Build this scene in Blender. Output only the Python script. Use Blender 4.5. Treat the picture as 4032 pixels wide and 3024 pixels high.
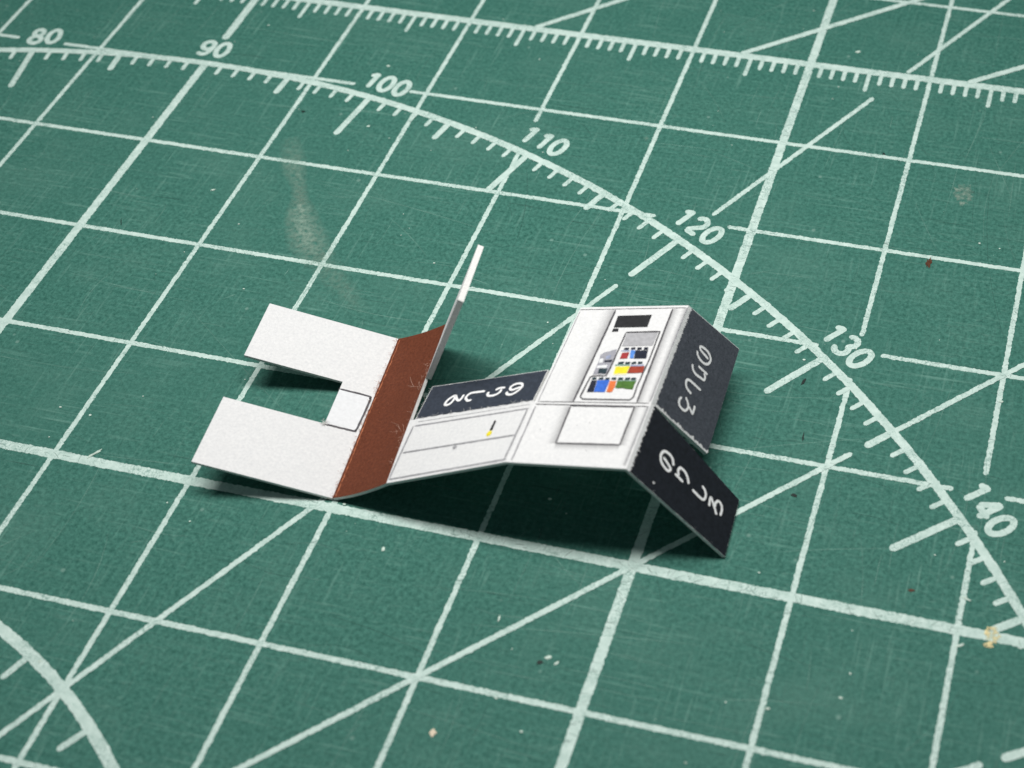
import bpy, math, random
import numpy as np
from mathutils import Matrix, Vector
random.seed(7); RNG = np.random.default_rng(7)
for o in list(bpy.data.objects): bpy.data.objects.remove(o)
sc = bpy.context.scene
S = 0.01                                   # everything below is written in centimetres, built in metres

# ---------------------------------------------------------------- camera
cam_d = bpy.data.cameras.new('camera'); cam = bpy.data.objects.new('camera', cam_d); sc.collection.objects.link(cam)
right = Vector((0.97104282, 0.23707141, -0.02954624)); down = Vector((0.16809142, -0.76585366, -0.62065566)); fwd = Vector((-0.16976781, 0.59771676, -0.78352637))
m = Matrix.Identity(4)
for i in range(3):
    m[i][0] = right[i]; m[i][1] = -down[i]; m[i][2] = -fwd[i]
m[0][3], m[1][3], m[2][3] = 2.10122*S, -4.22860*S, 7.23094*S
cam.matrix_world = m
cam_d.sensor_width = 36; cam_d.lens = 2.7311*18
cam_d.shift_x = -0.4978/2; cam_d.shift_y = 0.0702/2
cam_d.clip_start = 0.002; cam_d.clip_end = 20
cam_d.dof.use_dof = True; cam_d.dof.focus_distance = 0.098; cam_d.dof.aperture_fstop = 50
sc.camera = cam

# ---------------------------------------------------------------- world, lamps, exposure
w = bpy.data.worlds.new('World'); sc.world = w; w.use_nodes = True
w.node_tree.nodes['Background'].inputs[0].default_value = (0.80, 0.92, 1.0, 1)
w.node_tree.nodes['Background'].inputs[1].default_value = 0.075
def area(name, loc, target, sx, sy, power, col):
    d = bpy.data.lights.new(name, 'AREA'); d.shape = 'RECTANGLE'; d.size = sx*S; d.size_y = sy*S; d.energy = power; d.color = col
    o = bpy.data.objects.new(name, d); sc.collection.objects.link(o)
    z = (Vector(loc)-Vector(target)).normalized(); x = Vector((1, 0, 0)); y = z.cross(x).normalized(); x = y.cross(z)
    mm = Matrix.Identity(4)
    for i in range(3): mm[i][0] = x[i]; mm[i][1] = y[i]; mm[i][2] = z[i]; mm[i][3] = loc[i]*S
    o.matrix_world = mm
    return o
area('desk_lamp_light', (-1.3, 3.4, 10.8), (-0.5, 1.1, 0), 12.0, 2.2, 0.172, (1.0, 0.985, 0.955))
sc.view_settings.view_transform = 'Standard'; sc.view_settings.look = 'None'
sc.view_settings.exposure = 0; sc.view_settings.gamma = 1; sc.view_settings.use_curve_mapping = False
sc.render.engine = 'CYCLES'
sc.render.resolution_x = 1024; sc.render.resolution_y = 768

# ---------------------------------------------------------------- materials
def new_mat(name):
    mt = bpy.data.materials.new(name); mt.use_nodes = True
    nt = mt.node_tree; b = nt.nodes['Principled BSDF']
    return mt, nt, b
def N(nt, t, **kw):
    n = nt.nodes.new(t)
    for k, v in kw.items(): setattr(n, k, v)
    return n
def coords(nt, scale=(100, 100, 100), rotz=0.0):
    tc = N(nt, 'ShaderNodeTexCoord'); mp = N(nt, 'ShaderNodeMapping')
    mp.inputs['Scale'].default_value = scale; mp.inputs['Rotation'].default_value = (0, 0, rotz)
    nt.links.new(tc.outputs['Object'], mp.inputs['Vector']); return mp.outputs['Vector']
def noise(nt, vec, scale, detail=3, rough=.55):
    n = N(nt, 'ShaderNodeTexNoise'); n.inputs['Scale'].default_value = scale; n.inputs['Detail'].default_value = detail; n.inputs['Roughness'].default_value = rough
    nt.links.new(vec, n.inputs['Vector']); return n.outputs['Fac']
def ramp(nt, fac, lo, hi, clo=(0, 0, 0, 1), chi=(1, 1, 1, 1)):
    r = N(nt, 'ShaderNodeValToRGB'); e = r.color_ramp.elements
    e[0].position = lo; e[0].color = clo; e[1].position = hi; e[1].color = chi
    nt.links.new(fac, r.inputs['Fac']); return r.outputs['Color']
def mix(nt, fac, a, b):
    x = N(nt, 'ShaderNodeMix', data_type='RGBA')
    for s, v in ((0, fac), (6, a), (7, b)):
        if hasattr(v, 'links'): nt.links.new(v, x.inputs[s])
        else: x.inputs[s].default_value = v if s == 0 else (*v, 1)
    return x.outputs[2]
def math_n(nt, op, a, b):
    x = N(nt, 'ShaderNodeMath', operation=op)
    for i, v in enumerate((a, b)):
        if hasattr(v, 'links'): nt.links.new(v, x.inputs[i])
        else: x.inputs[i].default_value = v
    return x.outputs[0]
def bump(nt, b, h, strength, dist):
    n = N(nt, 'ShaderNodeBump'); n.inputs['Strength'].default_value = strength; n.inputs['Distance'].default_value = dist*S
    nt.links.new(h, n.inputs['Height']); nt.links.new(n.outputs['Normal'], b.inputs['Normal'])

def mat_vinyl():
    mt, nt, b = new_mat('green_vinyl')
    v = coords(nt)
    c = mix(nt, ramp(nt, noise(nt, v, 34, 5, .72), .32, .70), (0.014, 0.090, 0.069), (0.074, 0.238, 0.189))
    c = mix(nt, math_n(nt, 'MULTIPLY', ramp(nt, noise(nt, v, .55, 3), .38, .70), .45), c, (0.046, 0.158, 0.126))
    rub = ramp(nt, noise(nt, coords(nt, (100, 160, 100), .5), .9, 5, .65), .50, .72)
    c = mix(nt, math_n(nt, 'MULTIPLY', rub, .28), c, (0.105, 0.235, 0.190))
    # knife scratches: stretched noise in three directions, showing paler vinyl
    h = None
    for sx, sy, rz, lo, hi, amt in ((1.2, 40, .03, .57, .71, .46), (38, 1.8, -.05, .58, .71, .40), (2.5, 34, .9, .60, .72, .34), (34, 3.0, .45, .60, .72, .32), (12, 40, -.4, .56, .74, .34)):
        vv = coords(nt, (sx*100, sy*100, 100), rz)
        s = ramp(nt, noise(nt, vv, 1.0, 2, .5), lo, hi)
        patch = ramp(nt, noise(nt, coords(nt, (100, 100, 100), rz*3+1), 1.6, 3), .42, .66)
        f = math_n(nt, 'MULTIPLY', math_n(nt, 'MULTIPLY', s, patch), amt)
        c = mix(nt, f, c, (0.17, 0.35, 0.29))
        h = f if h is None else math_n(nt, 'ADD', h, f)
    # dark hairline cuts
    vv = coords(nt, (120, 5500, 100), .06)
    d = math_n(nt, 'MULTIPLY', ramp(nt, noise(nt, vv, 1.0, 2), .66, .72), ramp(nt, noise(nt, coords(nt), .9, 1), .5, .6))
    c = mix(nt, math_n(nt, 'MULTIPLY', d, .6), c, (0.02, 0.06, 0.05))
    # tiny pale dust
    vo = N(nt, 'ShaderNodeTexVoronoi'); vo.inputs['Scale'].default_value = 3.0; nt.links.new(v, vo.inputs['Vector'])
    dust = ramp(nt, vo.outputs['Distance'], .03, .055, (1, 1, 1, 1), (0, 0, 0, 1))
    c = mix(nt, math_n(nt, 'MULTIPLY', dust, .35), c, (0.30, 0.46, 0.40))
    nt.links.new(c, b.inputs['Base Color'])
    b.inputs['Roughness'].default_value = .66; b.inputs['Specular IOR Level'].default_value = .20
    g = math_n(nt, 'ADD', noise(nt, v, 60, 4, .7), math_n(nt, 'MULTIPLY', h, .6))
    bump(nt, b, g, .5, .014)
    return mt
def mat_lineprint():
    mt, nt, b = new_mat('pale_line_ink')
    v = coords(nt)
    c = mix(nt, ramp(nt, noise(nt, v, 16, 4, .6), .3, .7), (0.44, 0.595, 0.54), (0.63, 0.775, 0.72))
    vo = N(nt, 'ShaderNodeTexVoronoi', feature='DISTANCE_TO_EDGE'); vo.inputs['Scale'].default_value = 8.5
    wv = N(nt, 'ShaderNodeVectorMath', operation='ADD'); no = N(nt, 'ShaderNodeTexNoise'); no.inputs['Scale'].default_value = 8; nt.links.new(v, no.inputs['Vector'])
    nt.links.new(v, wv.inputs[0]); nt.links.new(no.outputs['Color'], wv.inputs[1]); nt.links.new(wv.outputs[0], vo.inputs['Vector'])
    crack = ramp(nt, vo.outputs['Distance'], .02, .06, (1, 1, 1, 1), (0, 0, 0, 1))
    crack = math_n(nt, 'MULTIPLY', crack, ramp(nt, noise(nt, v, 2.2, 2), .42, .58))
    c = mix(nt, math_n(nt, 'MULTIPLY', crack, .75), c, (0.16, 0.30, 0.26))
    worn = ramp(nt, noise(nt, v, 30, 3, .6), .64, .74)
    c = mix(nt, math_n(nt, 'MULTIPLY', worn, .45), c, (0.20, 0.40, 0.34))
    nt.links.new(c, b.inputs['Base Color']); b.inputs['Roughness'].default_value = .6; b.inputs['Specular IOR Level'].default_value = .3
    bump(nt, b, noise(nt, v, 45, 4, .7), .45, .010)
    return mt
def mat_paper(name, c0, c1, rough=.75, fibre=.25, spec=.25, fscale=55):
    mt, nt, b = new_mat(name)
    v = coords(nt)
    c = mix(nt, ramp(nt, noise(nt, v, fscale, 4, .65), .30, .72), c0, c1)
    c = mix(nt, math_n(nt, 'MULTIPLY', ramp(nt, noise(nt, v, 4, 3), .45, .75), .25), c, c0)
    nt.links.new(c, b.inputs['Base Color']); b.inputs['Roughness'].default_value = rough; b.inputs['Specular IOR Level'].default_value = spec
    bump(nt, b, noise(nt, v, 60, 4, .65), fibre, .008)
    return mt
def mat_ink(name, c, var=.18, rough=.6, alpha=None, alpha_scale=20, fade=None):
    mt, nt, b = new_mat(name)
    v = coords(nt); lo = tuple(x*(1-var) for x in c); hi = tuple(min(1, x*(1+var)) for x in c)
    nt.links.new(mix(nt, ramp(nt, noise(nt, v, 40, 3, .6), .3, .7), lo, hi), b.inputs['Base Color'])
    b.inputs['Roughness'].default_value = rough; b.inputs['Specular IOR Level'].default_value = .25
    if alpha:
        a = ramp(nt, noise(nt, v, alpha_scale, 4, .65), alpha[0], alpha[1])
        if fade:
            at = N(nt, 'ShaderNodeAttribute', attribute_name='fade'); a = math_n(nt, 'MULTIPLY', a, at.outputs['Fac'])
        nt.links.new(a, b.inputs['Alpha'])
    elif fade:
        at = N(nt, 'ShaderNodeAttribute', attribute_name='fade')
        nt.links.new(math_n(nt, 'MULTIPLY', at.outputs['Fac'], fade), b.inputs['Alpha'])
    bump(nt, b, noise(nt, v, 60, 4, .65), .25, .008)
    return mt
M = {}
M['vinyl'] = mat_vinyl(); M['line'] = mat_lineprint()
M['paper'] = mat_paper('white_card', (0.67, 0.675, 0.685), (0.80, 0.80, 0.80))
M['core'] = mat_paper('card_cut_edge', (0.72, 0.71, 0.69), (0.84, 0.84, 0.83), .85, .4)
M['brown'] = mat_paper('brown_print', (0.105, 0.030, 0.015), (0.185, 0.055, 0.028), .7, .45, .12)
M['sheen_black'] = mat_paper('sheen_black_print', (0.050, 0.055, 0.070), (0.090, 0.097, 0.120), .6, .6, .3, 40)  # black flap ink made lighter and bluer: lamp sheen painted into the colour
M['black'] = mat_ink('black_print', (0.012, 0.014, 0.020), .3, .6)
M['slate'] = mat_ink('slate_print', (0.036, 0.045, 0.064), .25, .55)
M['white_ink'] = mat_ink('white_lettering', (0.88, 0.88, 0.89), .05)
M['grey_line'] = mat_ink('grey_line_print', (0.30, 0.30, 0.32), .25)
M['dark_line'] = mat_ink('dark_line_print', (0.085, 0.082, 0.090), .4)
M['shade_print'] = mat_ink('grey_airbrush_print', (0.10, 0.10, 0.11), .2, fade=.33)
M['screen'] = mat_ink('screen_print', (0.018, 0.019, 0.022), .3)
M['silver'] = mat_ink('silver_print', (0.40, 0.40, 0.42), .12)
M['car'] = mat_ink('dull_silver_print', (0.33, 0.33, 0.37), .2)
M['red'] = mat_ink('red_print', (0.36, 0.035, 0.04), .2)
M['dred'] = mat_ink('brick_red_print', (0.32, 0.045, 0.022), .2)
M['blue'] = mat_ink('blue_print', (0.035, 0.14, 0.58), .2)
M['sky_blue'] = mat_ink('light_blue_print', (0.09, 0.25, 0.66), .15)
M['navy'] = mat_ink('navy_print', (0.010, 0.014, 0.030), .3)
M['teal'] = mat_ink('dark_teal_print', (0.015, 0.035, 0.045), .3)
M['yellow'] = mat_ink('yellow_print', (0.80, 0.68, 0.025), .1)
M['cream'] = mat_ink('pale_yellow_print', (0.84, 0.82, 0.52), .05)
M['orange'] = mat_ink('orange_print', (0.70, 0.17, 0.045), .15)
M['green'] = mat_ink('green_print', (0.065, 0.16, 0.025), .2)
M['mint'] = mat_ink('grey_green_print', (0.22, 0.34, 0.29), .2)
M['haze_blue'] = mat_ink('grey_blue_print', (0.30, 0.34, 0.48), .2)
M['bluish'] = mat_ink('bluish_white_print', (0.75, 0.765, 0.785), .05)
M['fibre'] = mat_ink('pale_fibres', (0.62, 0.42, 0.33), .2)
M['brown_fibre'] = mat_ink('rust_fibres', (0.42, 0.14, 0.065), .3)
M['white_fibre'] = mat_ink('white_fibres', (0.82, 0.82, 0.80), .05)
M['tan'] = mat_ink('tan_smear', (0.36, 0.50, 0.41), .15, .7, alpha=(.30, .85), alpha_scale=24, fade=1)
M['tan_thin'] = mat_ink('faint_smear', (0.28, 0.43, 0.35), .15, .7, alpha=(.32, .90), alpha_scale=24, fade=1)
M['yel_stain'] = mat_ink('yellow_stain', (0.80, 0.68, 0.36), .15, .6, alpha=(.38, .62), alpha_scale=22)
M['brown_speck'] = mat_ink('brown_speck', (0.085, 0.030, 0.014), .4, .6)
M['black_speck'] = mat_ink('black_speck', (0.010, 0.018, 0.016), .3, .6)
M['pale_speck'] = mat_ink('pale_speck', (0.55, 0.68, 0.60), .2, .6)
M['cream_speck'] = mat_ink('cream_speck', (0.78, 0.66, 0.50), .2, .6)
M['scratch'] = mat_ink('scratched_vinyl', (0.24, 0.44, 0.37), .2, .6, fade=.75)
M['cut'] = mat_ink('dark_cut', (0.03, 0.085, 0.07), .2, .7, fade=.75)
M['line_cut'] = mat_ink('dirty_cut', (0.16, 0.26, 0.23), .25, .7, fade=.8)
M['beige'] = mat_ink('beige_patch', (0.36, 0.46, 0.38), .2, .7, alpha=(.40, .95), alpha_scale=26)

# ---------------------------------------------------------------- mesh helpers (centimetres in, metres out)
ORIG = {}
def link(o, parent=None):
    sc.collection.objects.link(o)
    if parent is not None: o.parent = parent
    return o
def empty(name, loc):
    o = bpy.data.objects.new(name, None); o.empty_display_size = .005; o.location = Vector(loc)*S; link(o); ORIG[o.name] = np.array(loc, float); return o
def root_origin(p):
    while p is not None and p.parent is not None: p = p.parent
    return ORIG.get(p.name, np.zeros(3)) if p is not None else np.zeros(3)
def mesh(name, verts, faces, mats, parent=None, mi=None, smooth=False, fade=None):
    v = (np.array(verts, float)-root_origin(parent))*S
    me = bpy.data.meshes.new(name); me.from_pydata(v.tolist(), [], faces)
    for mt in (mats if isinstance(mats, (list, tuple)) else [mats]): me.materials.append(mt)
    if mi is not None: me.polygons.foreach_set('material_index', mi)
    if smooth: me.polygons.foreach_set('use_smooth', [True]*len(me.polygons))
    if fade is not None:
        a = me.attributes.new('fade', 'FLOAT', 'POINT'); a.data.foreach_set('value', [float(x) for x in fade])
    me.update()
    return link(bpy.data.objects.new(name, me), parent)
def wobble(n, amp, corr=3):
    x = RNG.normal(size=n+2*corr); k = np.ones(corr)/corr
    return np.convolve(x, k, 'same')[corr:corr+n]*amp*math.sqrt(corr)*.35 + RNG.normal(size=n)*amp*.75
def ribbon(pts, normals, width, rag=0.0, taper=True, ends=3):
    """flat strip along pts lying in the surface; rounded, slightly ragged"""
    p = np.array(pts, float); n = len(p)
    if np.ndim(normals) == 1: normals = np.tile(normals, (n, 1))
    t = np.gradient(p, axis=0); t /= np.linalg.norm(t, axis=1)[:, None]+1e-12
    side = np.cross(normals, t); side /= np.linalg.norm(side, axis=1)[:, None]+1e-12
    hw = np.full(n, width/2.)
    d = np.r_[0, np.cumsum(np.linalg.norm(np.diff(p, axis=0), axis=1))]; L = d[-1]
    if taper:
        r = width/2.
        q = np.clip(np.minimum(d, L-d)/r, 0, 1); hw = hw*np.sqrt(np.clip(1-(1-q)**2, .12, 1))
    a = hw+wobble(n, rag); b = hw+wobble(n, rag)
    v = np.vstack([p+side*a[:, None], p-side*b[:, None]])
    f = [(i, n+i, n+i+1, i+1) for i in range(n-1)]
    return v, f
def dense(pts, step):
    out = [np.array(pts[0], float)]
    for a, b in zip(pts[:-1], pts[1:]):
        a = np.array(a, float); b = np.array(b, float); k = max(1, int(math.ceil(np.linalg.norm(b-a)/step)))
        out += [a+(b-a)*j/k for j in range(1, k+1)]
    return np.array(out)
def spline(pts, k=7):
    p = [np.array(q, float) for q in pts]; p = [2*p[0]-p[1]]+p+[2*p[-1]-p[-2]]; out = []
    for i in range(1, len(p)-2):
        for j in range(k):
            t = j/k; a, b, c, d = p[i-1:i+3]
            out.append(.5*((2*b)+(-a+c)*t+(2*a-5*b+4*c-d)*t*t+(-a+3*b-3*c+d)*t**3))
    out.append(p[-2]); return np.array(out)
UP = np.array([0, 0, 1.])

# ================================================================ the cutting mat
U0, U1, V0, V1 = -20.6, 15.6, -13.6, 13.6
mat_root = empty('cutting_mat', (0, 0, 0))
mat_root['label'] = 'worn green cutting mat printed with pale centimetre grid and protractor arcs'; mat_root['category'] = 'cutting mat'
def rounded(r=.8, k=8):
    out = []
    for cx, cy, a0 in ((U1-r, V1-r, 0), (U0+r, V1-r, 90), (U0+r, V0+r, 180), (U1-r, V0+r, 270)):
        for j in range(k+1):
            a = math.radians(a0+90*j/k); out.append((cx+r*math.cos(a), cy+r*math.sin(a)))
    return out
ol = rounded(); n = len(ol)
mesh('vinyl_sheet', [(x, y, 0) for x, y in ol]+[(x, y, -.3) for x, y in ol], [tuple(range(n)), tuple(range(2*n-1, n-1, -1))]+[(i, n+i, n+(i+1) % n, (i+1) % n) for i in range(n)], M['vinyl'], mat_root)
VIEW = (-7.8, 3.4, -3.0, 7.0)
ZS = .25                                   # print layers sit a few microns apart
def flat(name, pts2, width, z, rag=.0024, step=.011, mt='line', taper=True, parent=None):
    p = dense([(x, y, z*ZS) for x, y in pts2], step); v, f = ribbon(p, UP, width, rag, taper)
    f = [tuple(reversed(q)) for q in f]
    return mesh(name, v, f, M[mt], parent or mat_root)
def line_pts(a, b):
    """finer steps only inside the photographed window"""
    return [a, b]
def axis_line(name, axis, c, gaps, width, z, lo, hi):
    segs = []; s = lo
    for g0, g1 in sorted(gaps): segs.append((s, g0)); s = g1
    segs.append((s, hi))
    vlo, vhi = (VIEW[2], VIEW[3]) if axis == 'u' else (VIEW[0], VIEW[1])
    inview = (VIEW[0] < c < VIEW[1]) if axis == 'u' else (VIEW[2] < c < VIEW[3])
    V = []; F = []
    for a, b in segs:
        ts = [a]
        while ts[-1] < b-1e-6: ts.append(min(b, ts[-1]+(.011 if inview and vlo-.1 < ts[-1] < vhi else 1.0)))
        near = .012
        ts = sorted(set(ts+[a+near, b-near]))
        p = np.array([(c, t, z*ZS) if axis == 'u' else (t, c, z*ZS) for t in ts]); v, f = ribbon(p, UP, width, .0025)
        F += [tuple(reversed([q+len(V) for q in fc])) for fc in f]; V += v.tolist()
    return mesh(name, V, F, M['line'], mat_root)
THIN, BOLD = .0355, .067
def arc_v(u): return -5+math.sqrt(81-(u+5)**2)
def arc_u(v): return -5+math.sqrt(81-(v+5)**2)
gu = {-5: [(4.03, 4.335)], -2: [(3.50, 3.844)], 1: [(arc_v(1)+.05, 2.144)], 2: [(arc_v(2)+.06, 1.15)]}
gv = {4: [(-6.78, -6.35), (-3.63, -3.15)], 3: [(-.74, -.186)], 2: [(.727, 1.162)], 1: [(1.818, 2.143)]}
for u in range(-20, 16):
    bold = u % 5 == 0
    axis_line('bold_grid_line' if bold else 'grid_line', 'u', u, gu.get(u, []), BOLD if bold else THIN, .0016, -13, 13)
for v in range(-13, 14):
    if v == 5: continue
    bold = v % 5 == 0
    axis_line('bold_grid_line' if bold else 'grid_line', 'v', v, gv.get(v, []), BOLD if bold else THIN, .0032, -20, 15)
axis_line('ruler_line', 'v', 5, [], .072, .0064, -20, 15)
for k in range(-78, 42):
    if k % 10 == 0: continue
    u = k/10; ln = .255 if k % 5 == 0 else .158
    flat('ruler_tick', [(u, 4.985), (u, 5-ln)], .034, .0048, .0012, .012)
C0 = np.array([-5., -5.])
def pol(r, deg): a = math.radians(deg); return (C0[0]+r*math.cos(a), C0[1]+r*math.sin(a))
def arc(name, r, a0, a1, width, z):
    st = .012/r*57.3; n = int((a1-a0)/st)
    p = np.array([(*pol(r, a0+(a1-a0)*i/n), z*ZS) for i in range(n+1)]); v, f = ribbon(p, UP, width, .0025)
    return mesh(name, v, [tuple(reversed(q)) for q in f], M['line'], mat_root)
arc('protractor_arc', 9, -2, 182, .060, .0096)
arc('protractor_arc', 4, -2, 182, .068, .0096)
for d in range(22, 116):
    if d in (90,): continue
    r1 = 8.5 if d % 10 == 0 else (8.78 if d % 5 == 0 else 8.875)
    flat('degree_tick', [pol(8.985, d), pol(r1, d)], .052 if d % 5 == 0 else .036, .0080, .0014, .012)
for d in range(20, 116, 5):
    if d % 10 == 0 and d in (60, 30, 90) or d == 45: continue
    flat('degree_tick', [pol(3.985, d), pol(3.80, d)], .042, .0080, .0014, .012)
for d, segs in ((60, ((1.0, 8.384), (9.347, 11.18), (11.60, 15.2))), (45, ((1.0, 8.68), (9.0, 14.6))), (30, ((1.0, 8.39), (9.34, 13.5)))):
    for a, b in segs: flat('angle_line', [pol(a, d), pol(b, d)], .038, .0064 if d == 60 else .0112)
for p0, p1 in (((-2.42, 5.02), (-.70, 6.49)), ((-.60, 5.02), (1.36, 6.56)), ((1.30, 5.02), (3.6, 6.66))):
    flat('hatch_line', [p0, p1], .050, .0128)
def ell(cx, cy, rx, ry, a0=0, a1=360, k=28):
    return [(cx+rx*math.cos(math.radians(a0+(a1-a0)*i/k)), cy+ry*math.sin(math.radians(a0+(a1-a0)*i/k))) for i in range(k+1)]
GLY = {'0': [ell(.31, .5, .235, .42)], '1': [[(.40, .05), (.40, .95)], [(.40, .93), (.30, .80), (.14, .74)]],
       '8': [ell(.31, .72, .19, .21), ell(.31, .27, .235, .225)],
       '9': [ell(.31, .67, .225, .25), [(.535, .67), (.53, .40), (.44, .16), (.30, .085), (.14, .12), (.09, .22)]],
       '3': [ell(.29, .72, .20, .205, 165, -85), ell(.29, .29, .235, .225, 88, -168)],
       '4': [[(.42, .05), (.42, .93)], [(.42, .93), (.06, .32)], [(.06, .30), (.62, .30)]],
       '2': [ell(.30, .68, .215, .24, 170, -30)+[(.10, .12)], [(.09, .10), (.56, .10)]],
       '5': [[(.52, .90), (.16, .90), (.11, .50)], ell(.30, .32, .24, .24, 130, -160)],
       '6': [ell(.31, .32, .225, .24), [(.09, .33), (.12, .62), (.24, .85), (.40, .92), (.52, .82)]],
       '7': [[(.08, .90), (.56, .90), (.30, .05)]]}
def numeral(txt, deg, r=9.195, h=.212, sw=.045):
    a = math.radians(deg); up = np.array([math.cos(a), math.sin(a)]); rt = np.array([math.sin(a), -math.cos(a)])
    c = C0+up*r; adv = .70; w = adv*len(txt); V = []; F = []; k = 0
    for i, ch in enumerate(txt):
        for stroke in GLY[ch]:
            p = [((x+adv*i-w/2+.04)*h, (y-.5)*h) for x, y in stroke]
            q = dense([(*(c+rt*x+up*y), .0005+.0002*k) for x, y in p], .012); k += 1
            closed = np.linalg.norm(q[0]-q[-1]) < 1e-6
            v, f = ribbon(q, UP, sw, .0014, not closed)
            F += [tuple(reversed([z+len(V) for z in fc])) for fc in f]; V += v.tolist()
    o = mesh('degree_numeral', V, F, M['line'], mat_root); return o
for t_, d in (('70', 110), ('80', 99.8), ('90', 90.1), ('100', 79.8), ('110', 70.0), ('120', 60), ('130', 49.95), ('140', 39.9), ('150', 30), ('160', 20)): numeral(t_, d)

# stains, smears and specks on the mat
def blob(name, cx, cy, rx, ry, rot, mt, z=.0150, k=26, rough=.28, fade=None):
    a = np.linspace(0, 2*math.pi, k, endpoint=False); rr = 1+wobble(k, rough, 3); rr = np.clip(rr, .35, 1.9)
    x = rr*np.cos(a)*rx; y = rr*np.sin(a)*ry; c, s = math.cos(rot), math.sin(rot)
    z *= ZS; v = [(cx+c*i-s*j, cy+s*i+c*j, z) for i, j in zip(x, y)]+[(cx, cy, z)]
    f = [(i, (i+1) % k, k) for i in range(k)]
    fd = None if fade is None else [0]*k+[fade]
    return mesh(name, v, f, M[mt], mat_root, fade=fd)
def smear(name, pts, widths, mt, z=.0142, fades=None):
    p = spline([(*q, z*ZS) for q in pts], 10); n = len(p); wd = np.interp(np.linspace(0, 1, n), np.linspace(0, 1, len(widths)), widths)
    fd = np.interp(np.linspace(0, 1, n), np.linspace(0, 1, len(fades)), fades)
    t = np.gradient(p, axis=0); t /= np.linalg.norm(t, axis=1)[:, None]; side = np.cross(UP, t)
    cols = [-1, -.55, 0, .55, 1]; V = []; FD = []; F = []
    for j, cc in enumerate(cols):
        V += (p+side*(wd*cc)[:, None]).tolist(); FD += (fd*(1-abs(cc))**.8).tolist()
    for j in range(4):
        F += [(j*n+i, j*n+i+1, (j+1)*n+i+1, (j+1)*n+i) for i in range(n-1)]
    F = [tuple(reversed(q)) for q in F]
    return mesh(name, V, F, M[mt], mat_root, fade=FD)
smear('dried_smear', [(-3.86, 3.26), (-3.70, 2.98), (-3.55, 2.76), (-3.44, 2.56)], [.09, .12, .07, .08], 'tan_thin', fades=[.3, 1, 1, .6])
smear('dried_smear', [(-3.53, 2.74), (-3.40, 2.48), (-3.22, 2.22), (-3.02, 2.03)], [.03, .13, .17, .13], 'tan', fades=[.5, 1.0, .95, .55])
smear('dried_smear', [(-3.08, 2.08), (-2.86, 1.90), (-2.66, 1.74), (-2.5, 1.62)], [.14, .12, .10, .05], 'tan_thin', fades=[.5, .55, .5, .1])
blob('brown_fleck', 1.334, 2.934, .022, .050, .0, 'brown_speck'); blob('beige_patch', 1.467, 3.70, .075, .10, .2, 'beige', z=.0146)
blob('yellow_stain', 2.203, .015, .045, .055, .2, 'yel_stain', z=.0146); blob('yellow_stain', 2.19, -.06, .028, .02, .2, 'yel_stain', z=.0158)
for x, y, rx, ry, rot, mt in ((.353, 5.24, .022, .013, .6, 'pale_speck'), (.699, 1.658, .030, .010, 1.2, 'black_speck'), (.848, .732, .018, .013, 0, 'black_speck'), (-3.9, 3.581, .014, .012, 0, 'black_speck'),
    (-.292, -.71, .020, .012, .7, 'pale_speck'), (-.235, -.735, .014, .007, .9, 'pale_speck'), (-.335, -.75, .020, .012, .3, 'black_speck'), (-.773, -1.311, .018, .022, .3, 'cream_speck'), (1.033, -.741, .014, .010, .2, 'pale_speck'), (-.67, -.524, .006, .022, .1, 'pale_speck'),
    (-1.065, 3.834, .028, .030, .3, 'tan_thin'), (.796, 4.034, .012, .010, 0, 'black_speck'), (1.693, .206, .020, .008, .2, 'brown_speck'), (-3.73, .06, .008, .050, -.6, 'pale_speck'), (-4.7, 2.09, .003, .040, .5, 'black_speck'), (.80, 1.20, .006, .03, .1, 'black_speck'),
    (2.02, .22, .030, .010, -.3, 'pale_speck'), (2.03, -.10, .030, .008, .5, 'pale_speck'), (-1.55, -.22, .010, .014, .2, 'pale_speck'), (-4.18, 2.57, .018, .010, .4, 'pale_speck'), (-3.30, 3.52, .010, .012, .2, 'pale_speck'), (-2.30, 1.20, .02, .02, .3, 'pale_speck')):
    blob('speck', x, y, rx, ry, rot, mt, z=.0152, k=14, fade=1 if mt == 'tan_thin' else None)
# knife scratches crossing the vinyl, too many to count
V = []; F = []; FD = []
for i in range(1300):
    x, y = RNG.uniform(-7.8, 3.2), RNG.uniform(-2.6, 6.8)
    if x < -1.0 and RNG.uniform() < .55: continue
    q = RNG.uniform(); a = RNG.normal(0, .05) if q < .45 else (math.pi/2+RNG.normal(0, .07) if q < .75 else RNG.uniform(0, math.pi))
    L = min(2.6, RNG.gamma(1.6, .32))+.06; wd = RNG.uniform(.0018, .0042); bend = RNG.normal()*.04*L; k = 9; amp = RNG.uniform(.25, 1)**1.4
    t = np.linspace(-.5, .5, k); dx, dy = math.cos(a), math.sin(a)
    p = np.array([(x+dx*L*u-dy*bend*(1-4*u*u), y+dy*L*u+dx*bend*(1-4*u*u), .00015+.0000004*i) for u in t])
    v, f = ribbon(p, UP, wd, .0004, False); b = len(V)
    F += [tuple(reversed([z+b for z in fc])) for fc in f]; V += v.tolist()
    fd = amp*np.clip(1-(2*np.abs(t))**3, 0, 1)*RNG.uniform(.5, 1, k); FD += fd.tolist()*2
o = mesh('scratches', V, F, M['scratch'], mat_root, fade=FD); o['kind'] = 'stuff'
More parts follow.
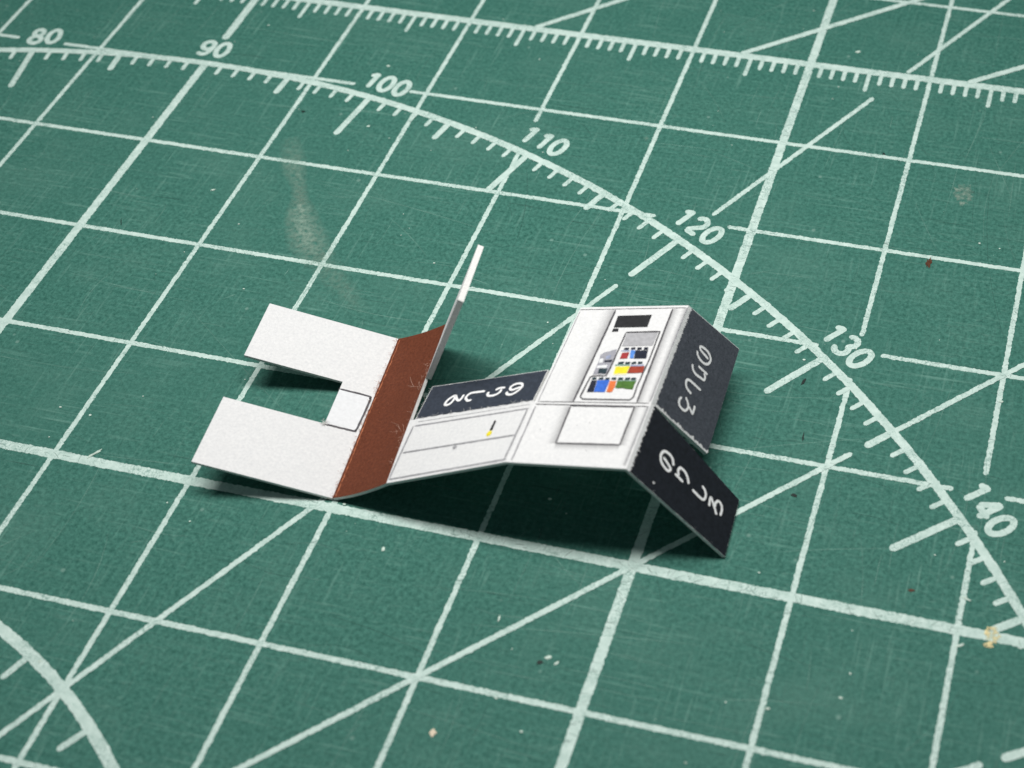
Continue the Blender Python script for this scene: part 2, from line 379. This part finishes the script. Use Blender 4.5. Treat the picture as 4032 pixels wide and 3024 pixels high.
def cuts(name, rows, mt):
    V = []; F = []; FD = []
    for i, (x, y, a, L, wd, amp, z) in enumerate(rows):
        t = np.linspace(-.5, .5, 7); bend = RNG.normal()*.06*L; dx, dy = math.cos(a), math.sin(a)
        p = np.array([(x+dx*L*u-dy*bend*(1-4*u*u), y+dy*L*u+dx*bend*(1-4*u*u), z+.0000004*i) for u in t])
        v, f = ribbon(p, UP, wd, .0003, False); b = len(V)
        F += [tuple(reversed([q+b for q in fc])) for fc in f]; V += v.tolist()
        FD += (amp*np.clip(1-(2*np.abs(t))**4, 0, 1)).tolist()*2
    o = mesh(name, V, F, M[mt], mat_root, fade=FD); o['kind'] = 'stuff'
cuts('dark_cuts', [(RNG.uniform(-2.5, 3), RNG.uniform(-2.4, 4.5), RNG.normal(-.03, .06) if RNG.uniform() < .6 else RNG.uniform(0, 3.1), RNG.gamma(1.5, .22)+.05, RNG.uniform(.0016, .003), RNG.uniform(.3, 1), .0001) for i in range(170)], 'cut')
rows = []
for i in range(900):
    if RNG.uniform() < .5:
        c = RNG.choice([-4, -3, -2, -1, 0, 0, 0, 1, 1, 2, 2]); q = (c, RNG.uniform(-2.2, 4.8)); base = 0.
    else:
        c = RNG.choice([-2, -1, -1, 0, 0, 0, 0, 1, 1, 2, 3]); q = (RNG.uniform(-4.5, 2.9), c); base = math.pi/2 if RNG.uniform() < .4 else .1
    if q[0] < -1.5 and RNG.uniform() < .5: continue
    wl = .066 if c == 0 else .035
    rows.append((q[0]+RNG.normal()*wl*.22, q[1]+RNG.normal()*wl*.22, base+RNG.normal(0, .35), wl*RNG.uniform(.5, 1.5), RNG.uniform(.0014, .0032), RNG.uniform(.3, 1), .0036))
cuts('line_cuts', rows, 'line_cut')
# dust grains, too many and too small to count
V = []; F = []
for i in range(260):
    x, y = RNG.uniform(-8, 3.5), RNG.uniform(-3, 6.8); r = abs(RNG.normal(.001, .0035))+.0018; k = len(V); e = RNG.uniform(.5, 1.8); a0 = RNG.uniform(0, 6)
    V += [(x+r*e*math.cos(a0+t)*1.0, y+r*math.sin(a0+t), .0042) for t in np.linspace(0, 2*math.pi, 6, endpoint=False)]; F.append(tuple(range(k, k+6)))
o = mesh('dust', V, F, M['pale_speck'], mat_root); o['kind'] = 'stuff'

# ================================================================ the folded card model
A_ = np.array
TH = .022
T = {
'A_slot':[(0.0066,0.6557),(0.7235,0.6503),(0.7386,0.3931),(-0.0009,0.3794)],
'A_corners':[(0.0004,-0.0004),(1.0005,0.0001),(0.9998,0.9999),(-0.0006,1.0001)],
'A_line1':[(0.7319,0.6062),(0.9827,0.6096)],
'A_line2':[(0.9853,0.6073),(0.9727,0.4132)],
'A_line3':[(0.7357,0.3855),(0.9739,0.3902)],
'C_cutL':[(0.025,0.3592),(0.0607,0.6333)],
'C_cutR':[(1.0046,0.3417),(1.0002,0.5659)],
'C_strip':[(0.0762,0.3727),(0.961,0.379),(0.9791,0.5541),(0.1032,0.5742)],
'C_top':[(0.0603,0.3295),(0.9811,0.3273)],
'C_top2':[(0.0779,0.3544),(0.9727,0.3532)],
'C_left':[(0.0522,0.3304),(0.0132,0.0198)],
'C_bot':[(0.0132,0.0198),(1.0057,0.0041)],
'C_right':[(0.9753,0.3252),(1.0037,0.007)],
'C_mid':[(0.0479,0.1709),(0.9743,0.1641)],
'C_handle':[(0.7379,0.2841),(0.7538,0.2782),(0.758,0.2197),(0.7342,0.2227)],
'C_yel':[(0.743,0.2021)],
'C_smudge':[(0.4946,0.1502)],
'C_foldl':[(1.029,0.324),(1.0461,-0.0012)],
'C_L1':[(0.3187,0.4897),(0.2968,0.4851),(0.2664,0.4671),(0.2548,0.4422),(0.2803,0.4344),(0.3069,0.4479),(0.3163,0.4708),(0.316,0.4891),(0.343,0.4604),(0.3651,0.4529),(0.3783,0.4682),(0.3837,0.4868)],
'C_L2':[(0.4671,0.4431),(0.4376,0.4418),(0.4119,0.4617),(0.4223,0.4821),(0.4539,0.4904),(0.5505,0.4884)],
'C_L3':[(0.5851,0.4793),(0.5822,0.4627),(0.6064,0.451),(0.6473,0.4523),(0.6754,0.4657),(0.6798,0.4846)],
'C_L3b':[(0.632,0.4856),(0.666,0.4936),(0.7056,0.4911)],
'C_L4':[(0.734,0.4609),(0.7459,0.4449),(0.7821,0.4379),(0.8176,0.4528),(0.8389,0.472),(0.835,0.4945),(0.8119,0.5048),(0.7773,0.5042),(0.7516,0.4927),(0.7523,0.4756),(0.774,0.468),(0.8033,0.4731),(0.8313,0.4803)],
'C_L4b':[(0.7648,0.4565),(0.7374,0.4482),(0.7598,0.4337),(0.8135,0.4328),(0.8466,0.4491)],
'D_top':[(0.0064,0.9825),(0.8591,0.983)],
'D_fl':[(0.3422,0.9774),(0.3322,0.3695)],
'D_fr':[(0.8681,0.9766),(0.8753,0.379)],
'D_screen':[(0.3879,0.9344),(0.6979,0.9394),(0.702,0.857),(0.3962,0.8547)],
'D_small':[(0.3971,0.8485),(0.4449,0.8482),(0.4544,0.8275),(0.3968,0.8257)],
'D_outline':[(0.5307,0.821),(0.8327,0.8259),(0.8388,0.6555),(0.8236,0.4901),(0.8308,0.4115),(0.8095,0.3932),(0.4045,0.39),(0.373,0.4046),(0.3842,0.5263),(0.4005,0.5351),(0.517,0.5389),(0.5263,0.5866),(0.5307,0.821)],
'D_grey':[(0.5415,0.8169),(0.8195,0.8199),(0.8173,0.734),(0.5455,0.7297)],
'D_c1a':[(0.5773,0.7177),(0.62,0.7198),(0.6198,0.7058),(0.5738,0.7049)],
'D_c1b':[(0.6364,0.7198),(0.6736,0.7219),(0.6761,0.7079),(0.6385,0.7066)],
'D_c1c':[(0.6907,0.7207),(0.7285,0.7216),(0.7328,0.7073),(0.6942,0.7068)],
'D_c1d':[(0.7502,0.722),(0.7863,0.7229),(0.7913,0.7071),(0.7542,0.707)],
'D_red':[(0.574,0.6857),(0.6356,0.6879),(0.641,0.6504),(0.5754,0.646)],
'D_blue1':[(0.6413,0.7019),(0.6811,0.704),(0.6951,0.6507),(0.6599,0.6505)],
'D_navy':[(0.6839,0.702),(0.7944,0.7043),(0.8059,0.6514),(0.7,0.6488)],
'D_band1':[(0.558,0.7036),(0.6319,0.7038),(0.6328,0.6947),(0.5566,0.6968)],
'D_c2a':[(0.5788,0.6263),(0.6252,0.6306),(0.6235,0.6149),(0.5761,0.6125)],
'D_c2b':[(0.6383,0.6268),(0.6777,0.629),(0.6828,0.6154),(0.6408,0.6131)],
'D_c2c':[(0.6923,0.6272),(0.7316,0.6294),(0.7367,0.6158),(0.6947,0.6135)],
'D_c2d':[(0.7478,0.6295),(0.7882,0.6298),(0.791,0.617),(0.7512,0.6159)],
'D_band2':[(0.5603,0.6116),(0.6855,0.6127),(0.6873,0.6029),(0.5553,0.6018)],
'D_yellow':[(0.5702,0.5949),(0.6917,0.5998),(0.6851,0.5552),(0.5792,0.5521)],
'D_yhalo':[(0.5589,0.6002),(0.6931,0.6022),(0.6905,0.5476),(0.5731,0.5442)],
'D_dred':[(0.6975,0.5991),(0.8205,0.6029),(0.8262,0.5618),(0.6893,0.5572)],
'D_band3':[(0.6942,0.6096),(0.8087,0.6125),(0.8087,0.6028),(0.6956,0.6007)],
'D_c3a':[(0.4089,0.5259),(0.4447,0.5263),(0.4441,0.5123),(0.4067,0.5118)],
'D_c3b':[(0.4662,0.5266),(0.5052,0.5271),(0.5055,0.5132),(0.4655,0.5126)],
'D_c3c':[(0.5217,0.5265),(0.5591,0.527),(0.5593,0.5131),(0.5209,0.5126)],
'D_c3d':[(0.5778,0.5273),(0.6177,0.5278),(0.6174,0.5147),(0.5775,0.5141)],
'D_c3e':[(0.6364,0.528),(0.6779,0.5285),(0.6773,0.5147),(0.6338,0.5141)],
'D_c3f':[(0.6954,0.528),(0.7368,0.5285),(0.7361,0.5148),(0.6937,0.5142)],
'D_c3g':[(0.7485,0.5287),(0.7883,0.5292),(0.788,0.5155),(0.7483,0.5149)],
'D_black3':[(0.4095,0.5072),(0.4576,0.5079),(0.4688,0.4369),(0.4118,0.434)],
'D_blue3':[(0.4597,0.5071),(0.5657,0.5113),(0.5674,0.4367),(0.4715,0.435)],
'D_orange':[(0.5718,0.5056),(0.6265,0.5083),(0.6348,0.4759),(0.6294,0.4397),(0.5806,0.437)],
'D_green':[(0.634,0.5046),(0.7972,0.5087),(0.7968,0.4577),(0.6419,0.4638)],
'D_band4':[(0.4534,0.5148),(0.5628,0.5163),(0.5626,0.5093),(0.456,0.5078)],
'D_band5':[(0.6296,0.5122),(0.7986,0.5156),(0.7986,0.508),(0.6312,0.5049)],
'D_car':[(0.3869,0.6729),(0.4156,0.6891),(0.5122,0.7115),(0.5261,0.6418),(0.5305,0.6023),(0.5215,0.5495),(0.3964,0.546),(0.3961,0.5775),(0.3973,0.629)],
'D_slot1':[(0.4474,0.6365),(0.5133,0.6405),(0.5138,0.6259),(0.4478,0.6222)],
'D_slot2':[(0.4308,0.5829),(0.5059,0.5845),(0.5064,0.552),(0.4359,0.5524)],
'D_hl1':[(0.3985,0.6449),(0.4288,0.6491),(0.4363,0.6233),(0.4061,0.6191)],
'D_hl2':[(0.445,0.6632),(0.48,0.6733),(0.4888,0.6495),(0.4515,0.6433)],
'D_hl3':[(0.4033,0.6012),(0.4864,0.6079),(0.4916,0.5902),(0.4048,0.5854)],
'D_bline1':[(0.0515,0.3683),(0.9823,0.3772)],
'D_bline2':[(0.0468,0.3514),(0.989,0.3576)],
'D_door':[(0.3279,0.3482),(0.871,0.3525),(0.8726,0.1305),(0.3437,0.1233)],
'D_edge':[(1.0068,0.9871),(0.996,0.3951)],
'D_edge2':[(0.993,0.3825),(0.9821,0.0109)],
'EL_no':[(0.2459,0.5216),(0.2826,0.503),(0.3229,0.4792),(0.3339,0.45),(0.3159,0.4142),(0.2765,0.4165),(0.2396,0.4453),(0.2207,0.5069),(0.2266,0.5738),(0.2485,0.6111),(0.2896,0.6244),(0.3234,0.6043),(0.3477,0.5363)],
'EL_ri':[(0.4685,0.455),(0.4235,0.46),(0.3797,0.4599)],
'EL_shi':[(0.6346,0.6512),(0.6701,0.6241),(0.6893,0.5711),(0.6859,0.5034),(0.6645,0.4744),(0.616,0.4709),(0.5615,0.4758)],
'EL_ru':[(0.7415,0.4716),(0.7366,0.6108),(0.7688,0.5704),(0.8024,0.5106),(0.8258,0.4555)],
'EL_ru2':[(0.7965,0.5436),(0.7911,0.5988),(0.8076,0.6608),(0.8342,0.668),(0.8573,0.6264),(0.8639,0.551),(0.8584,0.4925)],
'EL_dot':[(0.2396,0.1195)],
'EL_ri2':[(0.4134,0.4778),(0.3995,0.5294),(0.3996,0.5693),(0.4151,0.5999),(0.4595,0.6016),(0.4958,0.5569),(0.5187,0.498)],
'EU_no':[(0.3578,0.6929),(0.3953,0.6601),(0.4587,0.6422),(0.5396,0.6429),(0.5888,0.6682),(0.6036,0.7094),(0.5712,0.742),(0.5055,0.7595),(0.4166,0.7575),(0.3854,0.7428),(0.4069,0.7222),(0.487,0.7118),(0.5662,0.7034)],
'EU_ri':[(0.3586,0.5561),(0.3903,0.5197),(0.4527,0.5024),(0.5311,0.5053),(0.5996,0.5117),(0.6037,0.5432),(0.5698,0.5656)],
'EU_ri2':[(0.453,0.5811),(0.5242,0.5785),(0.631,0.5768)],
'EU_shi':[(0.4901,0.3227),(0.4133,0.332),(0.3664,0.3556),(0.3573,0.3934),(0.3925,0.4119),(0.4706,0.4136),(0.608,0.4111)],
'EU_ru':[(0.3676,0.2351),(0.3504,0.1978),(0.3675,0.1649),(0.4151,0.151),(0.4745,0.155),(0.5058,0.1903),(0.4914,0.2243),(0.453,0.2472),(0.4244,0.26)],
'EU_ru2':[(0.4996,0.2118),(0.5457,0.201),(0.5936,0.1829),(0.5979,0.2174),(0.5959,0.2571)],
}
n0 = A_([-2.872, -.022, .272]); n1 = A_([-2.015, .058, .024]); f1 = A_([-2.142, 1.419, .024]); f0 = A_([-3.0, 1.338, .276])
n2 = A_([-1.599, .097, .258]); f2 = A_([-1.756, 1.455, .227])
n3 = A_([-.775, .174, .617]); f3 = A_([-.764, 1.528, .54]); n4 = A_([-.041, .252, .66]); f4 = A_([-.044, 1.607, .64])
mm_ = n4+.3835*(f4-n4)
el0 = A_([.5413, .1814, .018]); el1 = A_([.5210, .6100, .018]); eu0 = A_([.2749, .7913, .20]); eu1 = A_([.2539, 1.6841, .20])
def bil(q):
    return lambda s, t: (1-s)*(1-t)*q[0]+s*(1-t)*q[1]+s*t*q[2]+(1-s)*t*q[3]
def curved(q, c0, c1):
    # s runs along a quadratic curve: q0 -> c0 -> q1 on the near edge
    def f(s, t):
        a = (1-s)**2*q[0]+2*s*(1-s)*c0+s*s*q[1]; b = (1-s)**2*q[3]+2*s*(1-s)*c1+s*s*q[2]
        return (1-t)*a+t*b
    return f
adir = A_([.9956, .0934, 0])
PN = {'A': bil((n0, n1, f1, f0)), 'B': curved((n1, n2, f2, f1), n1+adir*.19+UP*.065, f1+adir*.18+UP*.065), 'C': bil((n2, n3, f3, f2)), 'D': bil((n3, n4, f4, f3)), 'EL': bil((n4, el0, el1, mm_)), 'EU': bil((mm_, eu0, eu1, f4))}
fb0 = n2+.640*(f2-n2); fl = A_([.386, .0362, .799])
PN['F'] = bil((f2, fb0, fb0+fl, f2+fl))
def nrm(pn, s, t, e=.01):
    f = PN[pn]; a = f(s+e, t)-f(s-e, t); b = f(s, t+e)-f(s, t-e); c = np.cross(a, b); return c/np.linalg.norm(c)
def P(pn, s, t, h=0.): return PN[pn](s, t)+nrm(pn, s, t)*h
card = empty('folded_card_model', (-1.2, .8, 0))
card['label'] = 'small folded paper card model with brown panel, printed vending front and black flaps'; card['category'] = 'paper model'
def sheet(name, pn, ss, tt, mask=None, mats=None, warp=None, th=TH, rag=.0012, flip=False):
    ss = list(ss); tt = list(tt); ns, nt_ = len(ss), len(tt)
    V = []; idx = {}
    cells = {(i, j) for i in range(ns-1) for j in range(nt_-1) if mask is None or mask((ss[i]+ss[i+1])/2, (tt[j]+tt[j+1])/2)}
    def vid(i, j, side):
        if (i, j, side) not in idx:
            s, t = ss[i], tt[j]
            if warp: s, t = warp(s, t)
            idx[(i, j, side)] = len(V); V.append(P(pn, s, t, 0 if side else -th))
        return idx[(i, j, side)]
    F = []; MI = []
    for i, j in sorted(cells):
        F.append((vid(i, j, 1), vid(i+1, j, 1), vid(i+1, j+1, 1), vid(i, j+1, 1))); MI.append(0)
        F.append((vid(i, j+1, 0), vid(i+1, j+1, 0), vid(i+1, j, 0), vid(i, j, 0))); MI.append(2)
        for di, dj, a, b in ((0, -1, (i, j), (i+1, j)), (1, 0, (i+1, j), (i+1, j+1)), (0, 1, (i+1, j+1), (i, j+1)), (-1, 0, (i, j+1), (i, j))):
            if (i+di, j+dj) not in cells:
                F.append((vid(*b, 1), vid(*a, 1), vid(*a, 0), vid(*b, 0))); MI.append(1)
    return mesh(name, V, F, mats or [M['paper'], M['core'], M['paper']], card, MI)
def merge(*ls):
    x = sorted(set(round(float(v), 5) for l in ls for v in l)); return x
lin = lambda a, b, k: np.linspace(a, b, k).tolist()
LAY = .0011
def ink(name, pn, s0, s1, t0, t1, mt, parent, lay=1, k=(34, 34), rag=(0, 0, 0, 0), map_=None):
    """printed area following the panel; rag = raggedness of the s0, s1, t0, t1 borders"""
    a, b = k; ra = [wobble(b, rag[0], 2), wobble(b, rag[1], 2), wobble(a, rag[2], 2), wobble(a, rag[3], 2)]
    V = []
    for i in range(a):
        for j in range(b):
            x, y = i/(a-1), j/(b-1); s = s0+ra[0][j]*(1-x)+(s1-s0+ra[1][j])*x if False else (s0+abs(ra[0][j]))*(1-x)+(s1-abs(ra[1][j]))*x
            t = (t0+abs(ra[2][i]))*(1-y)+(t1-abs(ra[3][i]))*y
            if map_: s, t = map_(s, t)
            V.append(P(pn, s, t, LAY*lay))
    F = [(i*b+j, (i+1)*b+j, (i+1)*b+j+1, i*b+j+1) for i in range(a-1) for j in range(b-1)]
    return mesh(name, V, F, M[mt], parent)
def quad(name, pn, key, mt, parent, lay=2, jit=.0006):
    """small printed patch from its outline in panel coordinates, edges slightly uneven"""
    pts = T[key] if isinstance(key, str) else key; out = []
    for a, b in zip(pts, pts[1:]+pts[:1]):
        a, b = A_(a), A_(b); kk = 5
        out += [a+(b-a)*i/kk+(RNG.normal(size=2)*jit if i else 0) for i in range(kk)]
    V = [P(pn, s, t, LAY*lay) for s, t in out]
    return mesh(name, V, [tuple(range(len(V)))], M[mt], parent)
def stroke(name, pn, keys, width, mt, parent, lay=3, smooth=True, rag=.0008, taper=True):
    V = []; F = []
    for n_, key in enumerate(keys if isinstance(keys, list) and isinstance(keys[0], (str, list)) else [keys]):
        pts = T[key] if isinstance(key, str) else key
        st = spline(pts, 8) if smooth and len(pts) > 2 else dense(pts, .02)
        p = A_([P(pn, s, t, LAY*(lay+.35*n_)) for s, t in st]); nn = A_([nrm(pn, s, t) for s, t in st])
        v, f = ribbon(p, nn, width, rag, taper)
        F += [tuple(reversed([q+len(V) for q in fc])) for fc in f]; V += v.tolist()
    return mesh(name, V, F, M[mt], parent)
def fade_band(name, pn, a0, a1, b0, b1, mt, parent, lay=1, k=24):
    """printed airbrush shade: strong along a0-a1, gone along b0-b1"""
    V = []; FD = []; c = 5
    for j in range(c):
        x = j/(c-1)
        for i in range(k):
            y = i/(k-1); q = (A_(a0)*(1-y)+A_(a1)*y)*(1-x)+(A_(b0)*(1-y)+A_(b1)*y)*x
            V.append(P(pn, q[0], q[1], LAY*lay)); FD.append((1-x)**1.7)
    F = [(j*k+i, j*k+i+1, (j+1)*k+i+1, (j+1)*k+i) for j in range(c-1) for i in range(k-1)]
    return mesh(name, V, F, M[mt], parent, fade=FD)
def fibres(name, pts, count, length, width, mt, parent, spread=.012, lift=.02):
    """loose paper fibres along a torn or scored edge (points in cm)"""
    V = []; F = []; pts = A_(pts)
    for i in range(count):
        x = RNG.uniform(0, len(pts)-1.001); k = int(x); p = pts[k]+(pts[k+1]-pts[k])*(x-k)+RNG.normal(size=3)*spread*A_([1, 1, .15])
        d = RNG.normal(size=3); d[2] = abs(d[2])*.5; d /= np.linalg.norm(d); L = length*RNG.uniform(.4, 1.5)
        side = np.cross(d, UP); side /= np.linalg.norm(side)+1e-9
        c = [p+UP*.002, p+d*L*.5+UP*lift*RNG.uniform(0, .5), p+d*L+UP*lift*RNG.uniform(-.2, .6)+side*L*RNG.normal()*.3]
        b = len(V)
        for q in c: V += [q+side*width/2, q-side*width/2, q+UP*width*.6]
        for j in range(2):
            for a1, a2 in ((0, 1), (1, 2), (2, 0)): F.append((b+3*j+a1, b+3*j+a2, b+3*j+3+a2, b+3*j+3+a1))
    o = mesh(name, V, F, M[mt], parent); o['kind'] = 'stuff'; return o

# --- two tongued end panel with slot
sl = .742
tabs = sheet('tab_panel', 'A', merge(lin(0, sl, 10), lin(sl, 1.0, 5)), merge(lin(0, .388, 6), lin(.388, .653, 5), lin(.653, 1, 6)), lambda s, t: not (s < sl-.001 and .388 < t < .653))
tabs['label'] = 'white end panel with two square tongues and a slot'
ink('printed_catch', 'A', .744, .972, .395, .604, 'bluish', tabs, 1, (8, 8))
stroke('printed_outline', 'A', [[(.735, .6062), (.955, .609), (.976, .598), (.9815, .58), (.974, .42), (.968, .397), (.95, .389), (.737, .3855)]], .013, 'dark_line', tabs, 2, True)
fibres('cut_burr', [P('A', .725, .392, 0), P('A', .748, .390, 0), P('A', .742, .40, 0)], 40, .022, .0016, 'white_fibre', tabs, .006, .012)
# --- brown panel
brown = sheet('brown_panel', 'B', lin(0, 1, 12), lin(0, 1, 14), None, [M['brown'], M['core'], M['paper']])
brown['label'] = 'rust brown printed panel curling up from the mat'
fl1 = [P('B', .02, t, .001) for t in lin(0, 1, 30)]
stroke('scored_fold', 'B', [[(.05+.012*math.sin(9*t), t) for t in lin(.01, .99, 40)]], .007, 'brown_fibre', brown, 1, False, .003)
fibres('torn_fibres', fl1, 120, .026, .0016, 'brown_fibre', brown, .007)
fibres('torn_fibres', fl1, 26, .020, .0014, 'fibre', brown, .007)
fibres('torn_fibres', [P('B', .97, t, .001) for t in lin(.1, .75, 20)], 50, .022, .0016, 'fibre', brown, .006)
fibres('torn_fibres', [P('B', s, t, .001) for s, t in ((.75, .62), (.85, .60), (.95, .575))], 5, .075, .0018, 'fibre', brown, .01)
fibres('torn_fibres', [P('B', s, t, .001) for s, t in ((.72, .315), (.85, .32), (.97, .33))], 5, .060, .0018, 'fibre', brown, .01)
fibres('torn_fibres', [P('B', s, t, .001) for s, t in ((.3, .4), (.5, .55), (.6, .7))], 8, .018, .0016, 'brown_fibre', brown, .05)
# --- counter panel: white drawer front below, dark lettered strip above, cut free on three sides
def cw(s, t):
    if t > .372: s = max(s, .045+(t-.372)*.20) if s < .2 else min(s, .985)
    return s, t
counter = sheet('counter_panel', 'C', merge(lin(0, 1, 16)), merge(lin(0, .372, 8), lin(.373, .575, 6)), None, None, cw)
counter['label'] = 'white drawer panel with black handle mark and dark lettered strip'
strip = ink('lettered_strip', 'C', .052, .982, .374, .572, 'slate', counter, 1, (60, 12), (.006, .003, .004, .001), lambda s, t: (max(s, .050+(t-.372)*.20), t))
stroke('handwriting', 'C', ['C_L1', 'C_L2', 'C_L3', 'C_L3b', 'C_L4'], .0180, 'white_ink', strip, 3)
for k in ('top', 'left', 'bot', 'right', 'mid'):
    q = T['C_'+k]
    if k == 'bot': q = [(.0132, .0198), (.998, .016)]
    if k == 'right': q = [(.972, .325), (.982, .018)]
    stroke('printed_line', 'C', [q], .0118, 'grey_line', counter, 1+.3*('top', 'left', 'bot', 'right', 'mid').index(k), False)
stroke('printed_line', 'C', [T['C_top2']], .0045, 'grey_line', counter, 1, False)
quad('printed_handle', 'C', 'C_handle', 'screen', counter, 2)
quad('yellow_smudge', 'C', [(.743+.022*math.cos(a), .202+.016*math.sin(a)) for a in np.linspace(0, 6.28, 9)[:-1]], 'yellow', counter, 2, .002)
quad('grey_smudge', 'C', [(.4946+.016*math.cos(a), .150+.010*math.sin(a)) for a in np.linspace(0, 6.28, 9)[:-1]], 'grey_line', counter, 2, .003)
fibres('torn_fibres', [P('C', s, .374, .001) for s in lin(.06, .98, 30)], 70, .016, .0014, 'white_fibre', counter, .004, .008)
fibres('torn_fibres', [P('C', .052+(t-.372)*.2, t, .001) for t in lin(.38, .57, 8)], 14, .016, .0014, 'white_fibre', counter, .004, .008)
# --- upright flap
up = sheet('upright_flap', 'F', lin(0, 1, 8), lin(0, 1, 10), None, [M['paper'], M['core'], M['paper']], th=.038)
up['label'] = 'narrow upright flap seen edge on'
# --- front panel with the printed machine
front = sheet('front_panel', 'D', lin(0, 1, 14), lin(0, 1, 18))
front['label'] = 'white front panel printed with a coloured goods display'
def L2(name, key, wd, mt, lay=3, smooth=False): return stroke(name, 'D', [T[key] if isinstance(key, str) else key], wd, mt, front, lay, smooth)
fade_band('airbrush_shade', 'D', (.340, .977), (.3325, .37), (.215, .977), (.20, .37), 'shade_print', front)
fade_band('airbrush_shade', 'D', (.872, .977), (.879, .38), (.955, .977), (.95, .38), 'shade_print', front)
fade_band('airbrush_shade', 'D', (.995, .985), (.987, .385), (.945, .985), (.945, .385), 'shade_print', front, 1.2)
fade_band('airbrush_shade', 'D', (.326, .345), (.342, .122), (.235, .345), (.25, .115), 'shade_print', front)
fade_band('airbrush_shade', 'D', (.873, .352), (.875, .130), (.945, .352), (.945, .125), 'shade_print', front)
fade_band('airbrush_shade', 'D', (.344, .121), (.873, .128), (.344, .080), (.873, .088), 'shade_print', front)
fade_band('airbrush_shade', 'D', (.988, .36), (.976, .02), (.945, .36), (.94, .02), 'shade_print', front, 1.2)
L2('printed_line', [(.003, .9825), (.985, .983)], .0045, 'dark_line', 2.0)
L2('printed_line', 'D_fl', .0125, 'dark_line', 2.2); L2('printed_line', 'D_fr', .0115, 'dark_line', 2.4)
L2('printed_line', [(.03, .368), (.985, .377)], .0042, 'dark_line', 2.6); L2('printed_line', [(.02, .351), (.985, .3575)], .0060, 'dark_line', 2.6)
L2('printed_line', [(.998, .985), (.988, .39)], .0070, 'grey_line', 2.6); L2('printed_line', [(.988, .36), (.978, .015)], .0065, 'grey_line', 2.6)
L2('printed_line', [(.012, .97), (.030, .36)], .004, 'grey_line', 2.6); L2('printed_line', [(.028, .34), (.045, .01)], .009, 'grey_line', 2.6)
door = [T['D_door'][i] for i in (0, 1, 2, 3, 0)]
L2('printed_door_frame', door, .0095, 'dark_line', 2.8)
for k, mt in (('screen', 'screen'), ('small', 'screen'), ('grey', 'silver'), ('car', 'car'), ('yhalo', 'cream'), ('band1', 'haze_blue'), ('band2', 'mint'), ('band3', 'haze_blue'), ('band4', 'haze_blue'), ('band5', 'mint')):
    quad('printed_patch', 'D', 'D_'+k, mt, front, 2)
for k, mt in (('red', 'red'), ('blue1', 'sky_blue'), ('navy', 'navy'), ('yellow', 'yellow'), ('dred', 'dred'), ('black3', 'navy'), ('blue3', 'blue'), ('orange', 'orange'), ('green', 'green'), ('slot1', 'navy'), ('slot2', 'teal'), ('hl1', 'bluish'), ('hl2', 'haze_blue'), ('hl3', 'bluish')):
    quad('printed_goods', 'D', 'D_'+k, mt, front, 3, .0012)
for k in 'abcd': quad('printed_cap', 'D', 'D_c1'+k, 'navy', front, 3.5, .0012); quad('printed_cap', 'D', 'D_c2'+k, 'teal', front, 3.5, .0012)
for k in 'abcdefg': quad('printed_cap', 'D', 'D_c3'+k, 'teal', front, 3.5, .0012)
L2('printed_display_frame', T['D_outline'], .0085, 'dark_line', 4.2)
for (s, t) in ((.45, .235), (.55, .25), (.70, .19), (.12, .60), (.16, .2), (.62, .09)):
    quad('ink_speck', 'D', [(s+.004*math.cos(a), t+.0025*math.sin(a)) for a in np.linspace(0, 6.28, 6)[:-1]], 'grey_line', front, 2, .001)
# --- black flaps
lowf = sheet('side_flap', 'EL', lin(0, 1, 14), lin(0, 1, 10), None, None)
lowf['label'] = 'narrow black flap with white handwriting, reaching the mat'
li = ink('black_print', 'EL', .028, 1.0, 0.0, 1.0, 'black', lowf, 1, (60, 90), (.011, .002, .004, .003))
stroke('handwriting', 'EL', ['EL_no', 'EL_ri', 'EL_ri2', 'EL_shi', 'EL_ru', 'EL_ru2'], .0180, 'white_ink', li, 3)
quad('ink_speck', 'EL', [(.2396+.009*math.cos(a), .1195+.014*math.sin(a)) for a in np.linspace(0, 6.28, 8)[:-1]], 'white_ink', li, 2, .001)
fibres('torn_fibres', [P('EL', s, 0, -.004) for s in lin(.05, .9, 20)], 26, .012, .0014, 'core', lowf, .003, .004)
upf = sheet('side_flap', 'EU', lin(0, 1, 14), lin(0, 1, 14), None, None, th=.030)
upf['label'] = 'broad black flap with painted-in sheen and white handwriting, lifted off the mat'
ui = ink('sheen_black_print', 'EU', .050, 1.0, .010, .995, 'sheen_black', upf, 1, (60, 150), (.016, .003, .016, .001))
stroke('handwriting', 'EU', ['EU_no', 'EU_ri', 'EU_ri2', 'EU_shi', 'EU_ru', 'EU_ru2'], .0180, 'white_ink', ui, 3)
fibres('torn_fibres', [P('EU', s, 0.012, .001) for s in lin(.1, 1, 20)], 18, .012, .0014, 'white_fibre', upf, .003, .004)
fibres('torn_fibres', [P('EU', .03, t, .001) for t in lin(0.02, .98, 30)], 60, .014, .0014, 'white_fibre', upf, .004, .006)
